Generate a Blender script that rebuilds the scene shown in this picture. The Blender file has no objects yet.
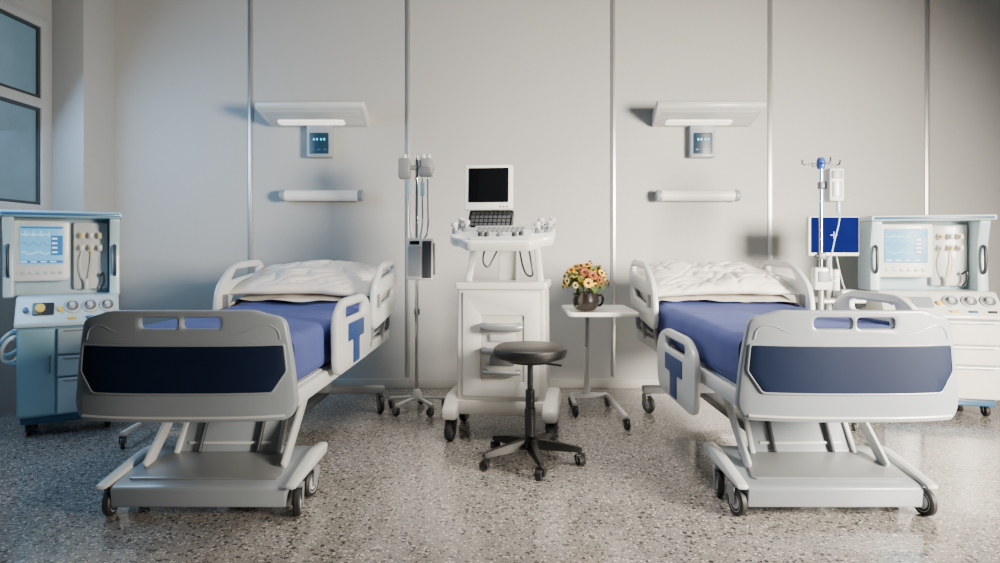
import bpy, bmesh, math, random
from mathutils import Vector, Matrix, Euler, noise
from mathutils.geometry import tessellate_polygon
R = math.radians
S = bpy.context.scene
COL = S.collection
random.seed(7)

# ------------------------------------------------------------------ materials
def lin(c):
    out = []
    for v in c:
        v = v / 255.0
        out.append(v / 12.92 if v <= .04045 else ((v + .055) / 1.055) ** 2.4)
    return out
def mat(name, c, rough=.45, metal=0.0, var=.05, scale=6.0, bump=0.0, bscale=120.0, emit=None, es=0.0, coat=0.0, spec=None):
    m = bpy.data.materials.new(name); m.use_nodes = True
    nt = m.node_tree; b = nt.nodes['Principled BSDF']
    L = lin(c)
    tc = nt.nodes.new('ShaderNodeTexCoord')
    nz = nt.nodes.new('ShaderNodeTexNoise'); nz.inputs['Scale'].default_value = scale; nz.inputs['Detail'].default_value = 4
    nt.links.new(tc.outputs['Object'], nz.inputs['Vector'])
    rp = nt.nodes.new('ShaderNodeValToRGB')
    rp.color_ramp.elements[0].position = .3; rp.color_ramp.elements[1].position = .7
    rp.color_ramp.elements[0].color = [max(0, v * (1 - var)) for v in L] + [1]
    rp.color_ramp.elements[1].color = [min(1, v * (1 + var)) for v in L] + [1]
    nt.links.new(nz.outputs['Fac'], rp.inputs['Fac'])
    nt.links.new(rp.outputs['Color'], b.inputs['Base Color'])
    b.inputs['Roughness'].default_value = rough; b.inputs['Metallic'].default_value = metal
    if coat: b.inputs['Coat Weight'].default_value = coat
    if spec is not None: b.inputs['Specular IOR Level'].default_value = spec
    if emit:
        b.inputs['Emission Color'].default_value = lin(emit) + [1]; b.inputs['Emission Strength'].default_value = es
    if bump:
        n2 = nt.nodes.new('ShaderNodeTexNoise'); n2.inputs['Scale'].default_value = bscale
        nt.links.new(tc.outputs['Object'], n2.inputs['Vector'])
        bp = nt.nodes.new('ShaderNodeBump'); bp.inputs['Strength'].default_value = bump; bp.inputs['Distance'].default_value = .01
        nt.links.new(n2.outputs['Fac'], bp.inputs['Height']); nt.links.new(bp.outputs['Normal'], b.inputs['Normal'])
    return m
def terrazzo():
    m = bpy.data.materials.new('terrazzo'); m.use_nodes = True
    nt = m.node_tree; N = nt.nodes; K = nt.links; b = N['Principled BSDF']
    tc = N.new('ShaderNodeTexCoord')
    nz = N.new('ShaderNodeTexNoise'); nz.inputs['Scale'].default_value = 1.3; nz.inputs['Detail'].default_value = 5
    K.new(tc.outputs['Object'], nz.inputs['Vector'])
    base = N.new('ShaderNodeValToRGB')
    base.color_ramp.elements[0].position = .3; base.color_ramp.elements[0].color = lin((124, 120, 116)) + [1]
    base.color_ramp.elements[1].position = .7; base.color_ramp.elements[1].color = lin((142, 138, 133)) + [1]
    K.new(nz.outputs['Fac'], base.inputs['Fac'])
    prev = base.outputs['Color']
    for scale, thr, cut, rampcols in ((38, .38, .42, [(52, 48, 47), (78, 73, 70), (98, 92, 88)]),
                                      (64, .37, .48, [(192, 187, 180), (58, 54, 52), (208, 203, 196)]),
                                      (115, .38, .48, [(54, 50, 48), (188, 183, 176), (46, 43, 42)])):
        v = N.new('ShaderNodeTexVoronoi'); v.inputs['Scale'].default_value = scale
        wob = N.new('ShaderNodeTexNoise'); wob.inputs['Scale'].default_value = scale * .9
        K.new(tc.outputs['Object'], wob.inputs['Vector'])
        ad = N.new('ShaderNodeVectorMath'); ad.operation = 'MULTIPLY_ADD'
        ad.inputs[1].default_value = (.5 / scale,) * 3
        K.new(wob.outputs['Color'], ad.inputs[0]); K.new(tc.outputs['Object'], ad.inputs[2])
        K.new(ad.outputs[0], v.inputs['Vector'])
        sp = N.new('ShaderNodeSeparateColor'); K.new(v.outputs['Color'], sp.inputs[0])
        c1 = N.new('ShaderNodeMath'); c1.operation = 'LESS_THAN'; c1.inputs[1].default_value = thr
        K.new(v.outputs['Distance'], c1.inputs[0])
        c2 = N.new('ShaderNodeMath'); c2.operation = 'LESS_THAN'; c2.inputs[1].default_value = cut
        K.new(sp.outputs[0], c2.inputs[0])
        mu = N.new('ShaderNodeMath'); mu.operation = 'MULTIPLY'; K.new(c1.outputs[0], mu.inputs[0]); K.new(c2.outputs[0], mu.inputs[1])
        rc = N.new('ShaderNodeValToRGB'); rc.color_ramp.interpolation = 'CONSTANT'
        rc.color_ramp.elements[0].position = 0; rc.color_ramp.elements[0].color = lin(rampcols[0]) + [1]
        rc.color_ramp.elements[1].position = .4; rc.color_ramp.elements[1].color = lin(rampcols[1]) + [1]
        e = rc.color_ramp.elements.new(.75); e.color = lin(rampcols[2]) + [1]
        K.new(sp.outputs[1], rc.inputs['Fac'])
        mx = N.new('ShaderNodeMix'); mx.data_type = 'RGBA'
        K.new(mu.outputs[0], mx.inputs[0]); K.new(prev, mx.inputs[6]); K.new(rc.outputs['Color'], mx.inputs[7])
        prev = mx.outputs[2]
    K.new(prev, b.inputs['Base Color'])
    rr = N.new('ShaderNodeMapRange'); rr.inputs[3].default_value = .10; rr.inputs[4].default_value = .24
    K.new(nz.outputs['Fac'], rr.inputs[0]); K.new(rr.outputs[0], b.inputs['Roughness'])
    b.inputs['Coat Weight'].default_value = .35; b.inputs['Coat Roughness'].default_value = .09
    n2 = N.new('ShaderNodeTexNoise'); n2.inputs['Scale'].default_value = 9; K.new(tc.outputs['Object'], n2.inputs['Vector'])
    bp = N.new('ShaderNodeBump'); bp.inputs['Strength'].default_value = .09; bp.inputs['Distance'].default_value = .02
    K.new(n2.outputs['Fac'], bp.inputs['Height']); K.new(bp.outputs['Normal'], b.inputs['Normal'])
    return m

M = {
 'wall': mat('wall_paint', (174, 175, 174), .6, 0, .025, 1.2, .03, 60),
 'wall_left': mat('wall_paint_side', (160, 164, 167), .6, 0, .025, 1.2, .03, 60),
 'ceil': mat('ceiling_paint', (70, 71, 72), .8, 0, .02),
 'strip': mat('brushed_strip', (212, 214, 214), .3, .75, .06, 3),
 'skirt': mat('skirting', (178, 176, 170), .4),
 'floor': terrazzo(),
 'frame': mat('window_frame', (164, 171, 176), .4),
 'gasket': mat('window_gasket', (48, 54, 60), .5),
 'pane': mat('window_pane', (78, 100, 114), .06, 0, .35, 1.6, emit=(112, 146, 162), es=.30),  # opaque pane; its faint emission stands in for sky behind the glass
 'shell': mat('grey_plastic', (138, 146, 154), .34, 0, .03, coat=.2),
 'shell_light': mat('pale_plastic', (194, 198, 198), .32, 0, .03, coat=.25),
 'white': mat('white_plastic', (222, 223, 219), .33, 0, .025, coat=.25),
 'offwhite': mat('warm_white_enamel', (206, 205, 199), .4, 0, .03),
 'steel': mat('painted_steel', (136, 140, 143), .35, .25, .04),
 'chrome': mat('chrome', (205, 207, 208), .16, 1, .03),
 'navy': mat('navy_panel', (14, 27, 52), .6, 0, .06, spec=.18),
 'emblem': mat('emblem_blue', (26, 56, 108), .4, 0, .05),
 'sheetblue': mat('blue_sheet', (65, 77, 136), .8, 0, .08, 5, .12, 400),
 'linen': mat('white_linen', (214, 210, 204), .85, 0, .03, 4, .1, 350),
 'rubber': mat('dark_rubber', (28, 29, 31), .55, 0, .1),
 'black': mat('black_plastic', (18, 18, 20), .4, 0, .1),
 'leather': mat('black_vinyl', (20, 20, 22), .42, 0, .1, 10, .15, 300),
 'screenblack': mat('dark_screen', (9, 10, 13), .12, 0, .1, coat=.3),
 'grey': mat('mid_grey_plastic', (108, 112, 117), .4, 0, .05),
 'darkgrey': mat('dark_grey_plastic', (46, 50, 55), .4, 0, .06),
 'aqua': mat('aqua_enamel', (144, 190, 210), .35, 0, .04, coat=.2),
 'paleaqua': mat('pale_aqua_enamel', (182, 206, 216), .35, 0, .03, coat=.2),
 'icewhite': mat('ice_white_enamel', (202, 213, 217), .33, 0, .03, coat=.2),
 'aquadark': mat('blue_trim', (56, 100, 138), .35, 0, .04, coat=.2),
 'lcd': mat('lcd_cyan', (96, 160, 198), .3, 0, .05, emit=(112, 184, 220), es=.75, spec=.2),
 'lcdw': mat('lcd_white', (225, 240, 248), .3, 0, .03, emit=(225, 240, 250), es=.8),
 'lcdd': mat('lcd_blue', (50, 108, 160), .3, 0, .08, emit=(60, 122, 180), es=.6),
 'scrblue': mat('screen_blue', (10, 16, 62), .8, 0, .1, emit=(18, 28, 96), es=.5, spec=.0),
 'scrline': mat('screen_line_blue', (120, 134, 200), .5, 0, .1, emit=(120, 134, 210), es=.5),
 'cyan': mat('cyan_readout', (90, 200, 235), .3, 0, .03, emit=(80, 200, 240), es=1.0),
 'dispblue': mat('display_slate_blue', (28, 52, 70), .3, 0, .06, emit=(30, 66, 92), es=.15),
 'glow': mat('lamp_diffuser', (250, 247, 238), .5, 0, .01, emit=(255, 248, 232), es=1.3),
 'tubew': mat('opal_tube', (228, 228, 224), .3, 0, .02, emit=(255, 252, 245), es=.1),
 'yellow': mat('yellow_cap', (222, 190, 84), .4, 0, .06),
 'paleyellow': mat('pale_yellow_plastic', (224, 206, 140), .4, 0, .06),
 'clearblue': mat('pale_blue_hose', (168, 206, 222), .25, 0, .04),
 'bluecap': mat('blue_clamp', (46, 74, 148), .35),
 'pot': mat('dark_glazed_pot', (30, 23, 21), .25, 0, .15, 8, coat=.3),
 'petal_y': mat('yellow_petals', (234, 184, 38), .6, 0, .1, 40),
 'petal_o': mat('orange_petals', (210, 132, 32), .6, 0, .12, 40),
 'petal_r': mat('rust_petals', (150, 78, 30), .6, 0, .12, 40),
 'petal_w': mat('pale_gold_petals', (240, 222, 160), .6, 0, .06, 40),
 'fcore': mat('brown_flower_core', (58, 34, 18), .8, 0, .2, 80),
 'leaf': mat('green_leaves', (62, 84, 38), .5, 0, .25, 30),
}

# ------------------------------------------------------------------ mesh helpers
def frame(u, v, o):
    u = Vector(u).normalized(); v = Vector(v).normalized(); w = u.cross(v)
    m = Matrix.Identity(4)
    for i in range(3):
        m[i][0] = u[i]; m[i][1] = v[i]; m[i][2] = w[i]; m[i][3] = o[i]
    return m
def FR(o): return frame((1, 0, 0), (0, 0, 1), o)      # plate facing the front (-y)
def SD(o): return frame((0, 1, 0), (0, 0, 1), o)      # plate in the yz plane
def TP(o): return frame((1, 0, 0), (0, 1, 0), o)      # plate lying flat
def roundpoly(pts, r=.02, n=6):
    out = []; k = len(pts)
    for i in range(k):
        p = Vector(pts[i][:2]); a = Vector(pts[i - 1][:2]); c = Vector(pts[(i + 1) % k][:2])
        rr = pts[i][2] if len(pts[i]) > 2 else r
        rr = min(rr, (a - p).length * .49, (c - p).length * .49)
        s = p + (a - p).normalized() * rr; e = p + (c - p).normalized() * rr
        for j in range(n + 1):
            t = j / n
            out.append(s * (1 - t) ** 2 + p * 2 * t * (1 - t) + e * t * t)
    return out
def rrect(x0, x1, y0, y1, r=.02, n=6): return roundpoly([(x0, y0), (x1, y0), (x1, y1), (x0, y1)], r, n)
def area(p): return sum(p[i - 1].x * p[i].y - p[i].x * p[i - 1].y for i in range(len(p))) / 2
def inset(p, d):
    out = []; k = len(p)
    for i in range(k):
        a = p[i] - p[i - 1]; b = p[(i + 1) % k] - p[i]
        if a.length < 1e-7: a = b
        if b.length < 1e-7: b = a
        na = Vector((-a.y, a.x)).normalized(); nb = Vector((-b.y, b.x)).normalized()
        nn = na + nb
        if nn.length < 1e-6: nn = na
        nn.normalize(); c = max(.5, nn.dot(na))
        out.append(p[i] + nn * (d / c))
    return out

class MB:
    def __init__(s): s.bm = bmesh.new()
    def merge(s, t, mx=None):
        if mx is not None: bmesh.ops.transform(t, matrix=mx, verts=t.verts)
        me = bpy.data.meshes.new('tmp'); t.to_mesh(me); t.free(); s.bm.from_mesh(me); bpy.data.meshes.remove(me); return s
    def box(s, c, d, b=.006, seg=2, rot=None, mx=None):
        t = bmesh.new(); bmesh.ops.create_cube(t, size=1)
        bmesh.ops.scale(t, vec=d, verts=t.verts)
        b = min(b, min(d) * .45)
        if b > 0: bmesh.ops.bevel(t, geom=t.edges[:], offset=b, segments=seg, affect='EDGES', profile=.5)
        m = Matrix.Translation(c)
        if rot: m = m @ Euler(rot).to_matrix().to_4x4()
        if mx is not None: m = mx @ m
        return s.merge(t, m)
    def bar(s, p0, p1, w, h, b=.004):
        p0 = Vector(p0); p1 = Vector(p1); d = p1 - p0
        t = bmesh.new(); bmesh.ops.create_cube(t, size=1)
        bmesh.ops.scale(t, vec=(w, h, d.length), verts=t.verts)
        bmesh.ops.bevel(t, geom=t.edges[:], offset=min(b, w * .4, h * .4), segments=2, affect='EDGES', profile=.5)
        z = d.normalized(); x = Vector((1, 0, 0))
        if abs(z.dot(x)) > .95: x = Vector((0, 1, 0))
        y = z.cross(x).normalized(); x = y.cross(z)
        m = Matrix.Identity(4); o = (p0 + p1) / 2
        for i in range(3): m[i][0] = x[i]; m[i][1] = y[i]; m[i][2] = z[i]; m[i][3] = o[i]
        return s.merge(t, m)
    def cyl(s, p0, p1, r0, r1=None, seg=24, b=0.0):
        p0 = Vector(p0); p1 = Vector(p1); d = p1 - p0; r1 = r0 if r1 is None else r1
        L = d.length
        if b: prof = [(0, 0), (r0 - b, 0), (r0 - b * .3, b * .3), (r0, b), (r1, L - b), (r1 - b * .3, L - b * .3), (r1 - b, L)]
        else: prof = [(0, 0), (r0, 0), (r1, L)]
        prof.append((0, L))
        q = Vector((0, 0, 1)).rotation_difference(d.normalized())
        return s.lathe(prof, p0, seg, q.to_matrix().to_4x4())
    def lathe(s, prof, c=(0, 0, 0), seg=28, rot=None, mx=None):
        t = bmesh.new(); rings = []
        for r, z in prof:
            if r < 1e-6: rings.append([t.verts.new((0, 0, z))])
            else: rings.append([t.verts.new((r * math.cos(2 * math.pi * k / seg), r * math.sin(2 * math.pi * k / seg), z)) for k in range(seg)])
        for a, b in zip(rings, rings[1:]):
            for k in range(seg):
                k2 = (k + 1) % seg
                if len(a) == 1 and len(b) == 1: continue
                if len(a) == 1: t.faces.new((a[0], b[k2], b[k]))
                elif len(b) == 1: t.faces.new((a[k], a[k2], b[0]))
                else: t.faces.new((a[k], a[k2], b[k2], b[k]))
        bmesh.ops.recalc_face_normals(t, faces=t.faces)
        m = Matrix.Translation(c)
        if rot is not None: m = m @ rot
        if mx is not None: m = mx @ m
        return s.merge(t, m)
    def sph(s, c, r, sc=(1, 1, 1), seg=16, mx=None):
        t = bmesh.new(); bmesh.ops.create_uvsphere(t, u_segments=seg, v_segments=max(6, seg // 2), radius=r)
        bmesh.ops.scale(t, vec=sc, verts=t.verts)
        m = Matrix.Translation(c)
        if mx is not None: m = mx @ m
        return s.merge(t, m)
    def tube(s, pts, r, seg=10, closed=False, smooth=0):
        P = [Vector(p) for p in pts]
        for _ in range(smooth):
            Q = []
            k = len(P)
            rng = range(k) if closed else range(k - 1)
            if not closed: Q.append(P[0])
            for i in rng:
                a, b = P[i], P[(i + 1) % k]
                Q += [a * .75 + b * .25, a * .25 + b * .75]
            if not closed: Q.append(P[-1])
            P = Q
        t = bmesh.new(); k = len(P); rings = []; up = None
        for i in range(k):
            if closed: d = P[(i + 1) % k] - P[i - 1]
            else: d = P[min(i + 1, k - 1)] - P[max(i - 1, 0)]
            d.normalize()
            if up is None:
                up = Vector((0, 0, 1)) if abs(d.z) < .9 else Vector((1, 0, 0))
            x = up.cross(d)
            if x.length < 1e-4: x = Vector((1, .3, .2)).cross(d)
            x.normalize(); y = d.cross(x); up = y
            rings.append([t.verts.new(P[i] + x * r * math.cos(2 * math.pi * j / seg) + y * r * math.sin(2 * math.pi * j / seg)) for j in range(seg)])
        for i in range(k if closed else k - 1):
            a, b = rings[i], rings[(i + 1) % k]
            for j in range(seg): t.faces.new((a[j], a[(j + 1) % seg], b[(j + 1) % seg], b[j]))
        if not closed:
            t.faces.new(rings[0][::-1]); t.faces.new(rings[-1])
        bmesh.ops.recalc_face_normals(t, faces=t.faces)
        return s.merge(t)
    def plate(s, outer, holes, th, mx, b=.005, bend=None):
        outer = [Vector(p) for p in outer]
        if area(outer) < 0: outer.reverse()
        hs = []
        for h in holes:
            h = [Vector(p) for p in h]
            if area(h) > 0: h.reverse()
            hs.append(h)
        b = min(b, th * .45)
        t = bmesh.new(); loops = [outer] + hs
        levels = [(b, -th / 2), (b * .3, -th / 2 + b * .3), (0, -th / 2 + b), (0, th / 2 - b), (b * .3, th / 2 - b * .3), (b, th / 2)]
        rings = []
        for lp in loops:
            rings.append([[t.verts.new((q.x, q.y, z)) for q in (inset(lp, d) if d else lp)] for d, z in levels])
        for rg in rings:
            for a, c in zip(rg, rg[1:]):
                k = len(a)
                for j in range(k): t.faces.new((a[j], a[(j + 1) % k], c[(j + 1) % k], c[j]))
        for li, flip in ((0, True), (len(levels) - 1, False)):
            vs = [v for rg in rings for v in rg[li]]
            polys = [[v.co.copy() for v in rg[li]] for rg in rings]
            for tri in tessellate_polygon(polys):
                try: t.faces.new([vs[i] for i in (tri[::-1] if flip else tri)])
                except ValueError: pass
        bmesh.ops.recalc_face_normals(t, faces=t.faces)
        if bend:
            xs = [v.co.x for v in t.verts]; x0, x1 = min(xs), max(xs)
            for i in range(1, 20):
                x = x0 + (x1 - x0) * i / 20
                bmesh.ops.bisect_plane(t, geom=t.verts[:] + t.edges[:] + t.faces[:], plane_co=(x, 0, 0), plane_no=(1, 0, 0))
            for v in t.verts: v.co.z -= bend(v.co.x)
        return s.merge(t, mx)
    def loft(s, secs, cap=True):
        t = bmesh.new(); rings = [[t.verts.new(p) for p in sec] for sec in secs]
        for a, b in zip(rings, rings[1:]):
            k = len(a)
            for j in range(k): t.faces.new((a[j], a[(j + 1) % k], b[(j + 1) % k], b[j]))
        if cap: t.faces.new(rings[0][::-1]); t.faces.new(rings[-1])
        bmesh.ops.recalc_face_normals(t, faces=t.faces)
        return s.merge(t)
    def build(s, name, m, parent=None, ang=38, label=None):
        me = bpy.data.meshes.new(name); s.bm.to_mesh(me); s.bm.free()
        me.shade_smooth(); me.set_sharp_from_angle(angle=R(ang))
        me.materials.append(m)
        o = bpy.data.objects.new(name, me); COL.objects.link(o)
        if parent: o.parent = parent
        if label: o['label'] = label
        return o

def thing(name, label, cat, loc=(0, 0, 0), rz=0, group=None):
    o = bpy.data.objects.new(name, None); COL.objects.link(o); o.empty_display_size = .1
    o.location = loc; o.rotation_euler = (0, 0, rz); o['label'] = label; o['category'] = cat
    if group: o['group'] = group
    return o
def tag(o, label, cat, group=None):
    o['label'] = label; o['category'] = cat
    if group: o['group'] = group
    return o
def struct(o): o['kind'] = 'structure'; return o

# ------------------------------------------------------------------ camera  (principal point 508,250; focal 650 px; eye 1.17 m)
F_, VX, VY, H = 650.0, 508.0, 250.0, 1.17
cam = bpy.data.cameras.new('camera'); co = bpy.data.objects.new('camera', cam); COL.objects.link(co)
co.location = (0, 0, H); co.rotation_euler = (R(90), 0, 0)
cam.sensor_width = 36; cam.lens = F_ / 1000 * 36
cam.shift_x = (500 - VX) / 1000; cam.shift_y = -(281.5 - VY) / 1000
cam.clip_start = .05
S.camera = co

WY = 5.51           # back wall
XL, XR, ZC, YF = -3.58, 4.9, 3.6, -1.6
# ------------------------------------------------------------------ room
struct(MB().box(((XL + XR) / 2, (WY + YF) / 2, -.05), (XR - XL + .6, WY - YF + .6, .1), 0).build('floor', M['floor']))
struct(MB().box(((XL + XR) / 2, WY + .1, ZC / 2), (XR - XL + .6, .2, ZC), 0).build('wall_back', M['wall']))
struct(MB().box((XR + .1, (WY + YF) / 2, ZC / 2), (.2, WY - YF, ZC), 0).build('wall_right', M['wall']))
struct(MB().box(((XL + XR) / 2, (WY + YF) / 2, ZC + .05), (XR - XL + .6, WY - YF + .6, .1), 0).build('ceiling', M['ceil']))
# left wall with window opening
w0, w1, wz0, wz1 = 2.9, 5.07, 1.43, 2.96
mb = MB()
mb.box((XL - .15, (YF + w0) / 2, ZC / 2), (.3, w0 - YF, ZC), 0)
mb.box((XL - .15, (w1 + WY) / 2, ZC / 2), (.3, WY - w1, ZC), 0)
mb.box((XL - .15, (w0 + w1) / 2, wz0 / 2), (.3, w1 - w0, wz0), 0)
mb.box((XL - .15, (w0 + w1) / 2, (wz1 + ZC) / 2), (.3, w1 - w0, ZC - wz1), 0)
struct(mb.build('wall_left', M['wall_left']))
struct(MB().box((-3.455, 5.305, ZC / 2), (.25, .41, ZC), .004).build('trim_6', M['wall_left']))
wf = MB()
yc = (w0 + w1) / 2; zc = (wz0 + wz1) / 2
YZ = SD((XL - .02, 0, 0))
fw = .085
zm0, zm1 = 2.255, 2.33
wf.plate(rrect(w0, w1, wz0, wz1, .004), [rrect(w0 + fw, yc - .03, zm1, wz1 - fw, .004), rrect(yc + .03, w1 - fw, zm1, wz1 - fw, .004),
         rrect(w0 + fw, yc - .03, wz0 + fw, zm0, .004), rrect(yc + .03, w1 - fw, wz0 + fw, zm0, .004)], .05, YZ, .006)
wfo = struct(wf.build('window_1', M['frame']))
for a, b in ((w0 + fw, yc - .03), (yc + .03, w1 - fw)):
    for c, d in ((wz0 + fw, zm0), (zm1, wz1 - fw)):
        MB().plate(rrect(a, b, c, d, .004), [rrect(a + .022, b - .022, c + .022, d - .022, .004)], .03, SD((XL - .02, 0, 0)), .003).build('gasket', M['gasket'], wfo)
        MB().box((XL - .03, (a + b) / 2, (c + d) / 2), (.008, b - a, d - c), 0).build('pane', M['pane'], wfo)
MB().box((XL + .02, yc, wz0 - .02), (.08, w1 - w0 - .02, .035), .008).build('window_sill', M['frame'], wfo)
# metal joint strips between the wall panels
for i, px in enumerate((251, 408, 613, 770, 927)):
    x = (px - VX) / F_ * WY
    st = MB(); st.box((x, WY - .005, ZC / 2 + .05), (.038, .010, ZC - .1), .003); st.box((x, WY - .011, ZC / 2 + .05), (.014, .008, ZC - .1), .003)
    struct(st.build('trim_%d' % (i + 1), M['strip']))
struct(MB().box(((XL + .25 + XR) / 2, WY - .009, .04), (XR - XL - .25, .018, .08), .004).build('baseboard_back', M['skirt']))

# ------------------------------------------------------------------ shared parts
def caster(root, x, y, r, w=.03, rz=0.0, top=None, hubm='shell_light', forkm='steel'):
    """a caster part with wheel and hub as sub-parts"""
    top = top or r * 2 + .03
    mx = Matrix.Translation((x, y, 0)) @ Matrix.Rotation(rz, 4, 'Z')
    f = MB()
    off = r * .35
    f.merge(MB().cyl((0, 0, r * 1.9), (0, 0, top), r * .28, seg=14).bm, mx)
    for sx in (-1, 1):
        f.plate(roundpoly([(-off - r * .28, r * .8), (-off + r * .3, r * .75), (r * .45, r * 1.75), (r * .3, r * 2.08), (-r * .5, r * 2.05)], r * .2), [], .006,
                mx @ SD((sx * (w / 2 + .006), 0, 0)), .002)
    f.box((0, -.05 * r, r * 2.08), (w + .02, r * .9, .012), .004, mx=mx)
    fo = f.build('caster', M[forkm], root)
    wh = MB()
    cy = -off
    q = Matrix.Rotation(R(90), 4, 'Y')
    wh.lathe([(r * .5, -w * .4), (r * .9, -w * .5), (r, -w * .28), (r, w * .28), (r * .9, w * .5), (r * .5, w * .4)], (0, cy, r), 26, q, mx)
    wh.build('wheel', M['rubber'], fo)
    hb = MB(); hb.lathe([(0, -w * .52), (r * .2, -w * .55), (r * .25, -w * .42), (r * .55, -w * .4), (r * .72, -w * .46), (r * .72, w * .46), (r * .55, w * .4), (r * .25, w * .42), (r * .2, w * .55), (0, w * .52)], (0, cy, r), 22, q, mx)
    hb.build('hub', M[hubm], fo)
    return fo

# ------------------------------------------------------------------ hospital bed
def bendf(x): return .055 * (abs(x) / .46) ** 3
def make_bed(label, loc, dyr):
    t = thing('hospital_bed', label, 'bed', loc, 0, 'hospital beds')
    FY = -.045
    half = [(-.30, .922, .05), (-.345, .905, .04), (-.418, .888, .06), (-.448, .72, .15), (-.466, .52, .06), (-.435, .462, .045)]
    pts = half + [(-x, z, r) for x, z, r in half[::-1]]
    fb = MB().plate(roundpoly(pts, n=8), [rrect(-.165, -.010, .846, .892, .018), rrect(.010, .165, .846, .892, .018)], .036, FR((0, FY, 0)), .010, bendf).build('footboard', M['shell'], t)
    ins = [(-.412, .774, .008), (-.422, .668, .010), (-.368, .584, .012)]
    MB().plate(roundpoly(ins + [(-x, z, r) for x, z, r in ins[::-1]]), [], .010, FR((0, FY - .018, 0)), .003, bendf).build('inlay_panel', M['navy'], fb)
    rim_o = [(-.420, .782, .012), (-.431, .668, .012), (-.372, .575, .014)]
    MB().plate(roundpoly(rim_o + [(-x, z, r) for x, z, r in rim_o[::-1]]), [roundpoly(ins + [(-x, z, r) for x, z, r in ins[::-1]])], .012, FR((0, FY - .019, 0)), .004, bendf).build('panel_rim', M['shell'], fb)
    MB().tube([(x, FY + bendf(x) - .019, z) for x, z in [(-.42 + .84 * i / 20, .482) for i in range(21)]], .006, 8).build('lower_lip', M['shell_light'], fb)
    MB().tube([(x, FY + bendf(x) - .016, z) for x, z in ((-.40, .80), (-.39, .845), (-.34, .868), (-.25, .82), (0, .812), (.25, .82), (.34, .868), (.39, .845), (.40, .80))], .005, 8, smooth=3).build('moulding', M['shell'], fb)
    MB().plate(roundpoly([(-.44, .55), (.44, .55), (.44, .96), (.30, 1.0), (-.30, 1.0), (-.44, .96)], .06), [rrect(-.12, .12, .91, .95, .02)], .04, FR((0, 2.27, 0)), .012).build('headboard', M['shell'], t)
    # deck
    d = MB()
    for sx in (-1, 1): d.box((sx * .425, 1.11, .535), (.05, 2.18, .075), .012)
    for y in (.05, .5, .95, 1.4, 1.8, 2.18): d.box((0, y, .535), (.82, .06, .05), .006)
    d.box((0, .73, .57), (.84, 1.3, .02), .004); d.box((0, 1.77, .585), (.84, .84, .02), .004, rot=(R(3), 0, 0))
    d.build('deck_frame', M['shell_light'], t)
    # mattress swept along y
    def ztop(y):
        k = max(0, min(1, (y - 1.35) / .8)); return .10 * k * k * (3 - 2 * k)
    secs = []
    n = 60
    cs = rrect(-.44, .44, .585, .81, .055, 5)
    ring = []
    for i in range(len(cs)):
        a, b = cs[i], cs[(i + 1) % len(cs)]
        m = max(1, int((a - b).length / .04))
        for j in range(m): ring.append(a.lerp(b, j / m))
    for k in range(n + 1):
        y = .045 + (2.2 - .045) * k / n
        e = min(k, n - k) / 2.0; sc = 1 if e >= 1 else (.90, .965)[int(e * 2)]
        sec = []
        for q in ring:
            zz = .6925 + (q.y - .6925) * sc
            w = noise.noise(Vector((q.x * 3 + loc[0], y * 2.6, q.y * 2))) * .011 + (abs(noise.noise(Vector((q.x * 5 + y * 2, y * 5 + loc[0], 3)))) - .2) * .014
            up = 1 if q.y > .7 else .3
            sec.append((q.x * (1 - .02 * (1 - sc)) + (w * .6 if abs(q.x) > .42 else 0), y, zz + ztop(y) * (.35 + .65 * (q.y - .585) / .215) + w * up))
        secs.append(sec)
    mo = MB().loft(secs).build('mattress', M['sheetblue'], t, 50)
    # white sheet over the head part
    sh = bmesh.new(); rows = []
    prof = []
    for i in range(7): prof.append((-.452, .67 + .022 * i, 1))
    prof += [(-.447, .813, 1), (-.425, .821, 0)]
    for i in range(33): prof.append((-.40 + .025 * i, .823, 0))
    prof += [(.425, .821, 0), (.447, .813, -1)]
    for i in range(7): prof.append((.452, .802 - .022 * i, -1))
    for k in range(41):
        y0 = 1.49 + .71 * k / 40
        row = []
        for (x, z, sd) in prof:
            y = y0 + (.07 * noise.noise(Vector((x * 2.3, 5 + loc[0], 0))) + .02 * math.sin(x * 7 + loc[0])) * (1 - k / 40)
            wv = abs(noise.noise(Vector((x * 5 + y * 2, y * 6, loc[0])))) * .024 + abs(noise.noise(Vector((x * 12 - y * 5, y * 9, loc[0] + 4)))) * .006 + .003
            row.append(sh.verts.new((x - sd * wv, y, z + ztop(y) * (.35 + .65 * (z - .585) / .215) + (wv if sd == 0 else 0))))
        rows.append(row)
    for a, b in zip(rows, rows[1:]):
        for j in range(len(a) - 1): sh.faces.new((a[j], a[j + 1], b[j + 1], b[j]))
    bmesh.ops.recalc_face_normals(sh, faces=sh.faces)
    s_ = MB(); s_.merge(sh); s_.build('sheet', M['linen'], mo, 60, 'white sheet over the head of the blue mattress')
    # side rails
    def foot_rail(sx, dz, dy=0):
        X = sx * .492
        r = MB().plate(roundpoly([(.47, .54, .09), (1.25, .54, .12), (1.27, .84, .16), (1.08, .92, .12), (.60, .92, .12), (.45, .84, .14)], n=7),
                       [rrect(.64, 1.06, .815, .872, .028)], .034, SD((X, dy, dz)), .012).build('side_rail', M['shell_light'], t)
        for s in (-1, 1):
            T = [(.68, .785), (.68, .69), (.79, .69), (.79, .56), (.93, .56), (.93, .69), (1.04, .69), (1.04, .785)]
            MB().plate(roundpoly(T, .008, 2), [], .006, SD((X + s * .0185, dy, dz)), .002).build('emblem', M['emblem'], r)
        for y in (.66 + dy, 1.06 + dy): MB().bar((sx * .44, y, .535), (sx * .47, y, .60 + dz if dz > -.1 else .535 + dz * .5), .02, .05).build('rail_arm', M['steel'], t)
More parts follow.
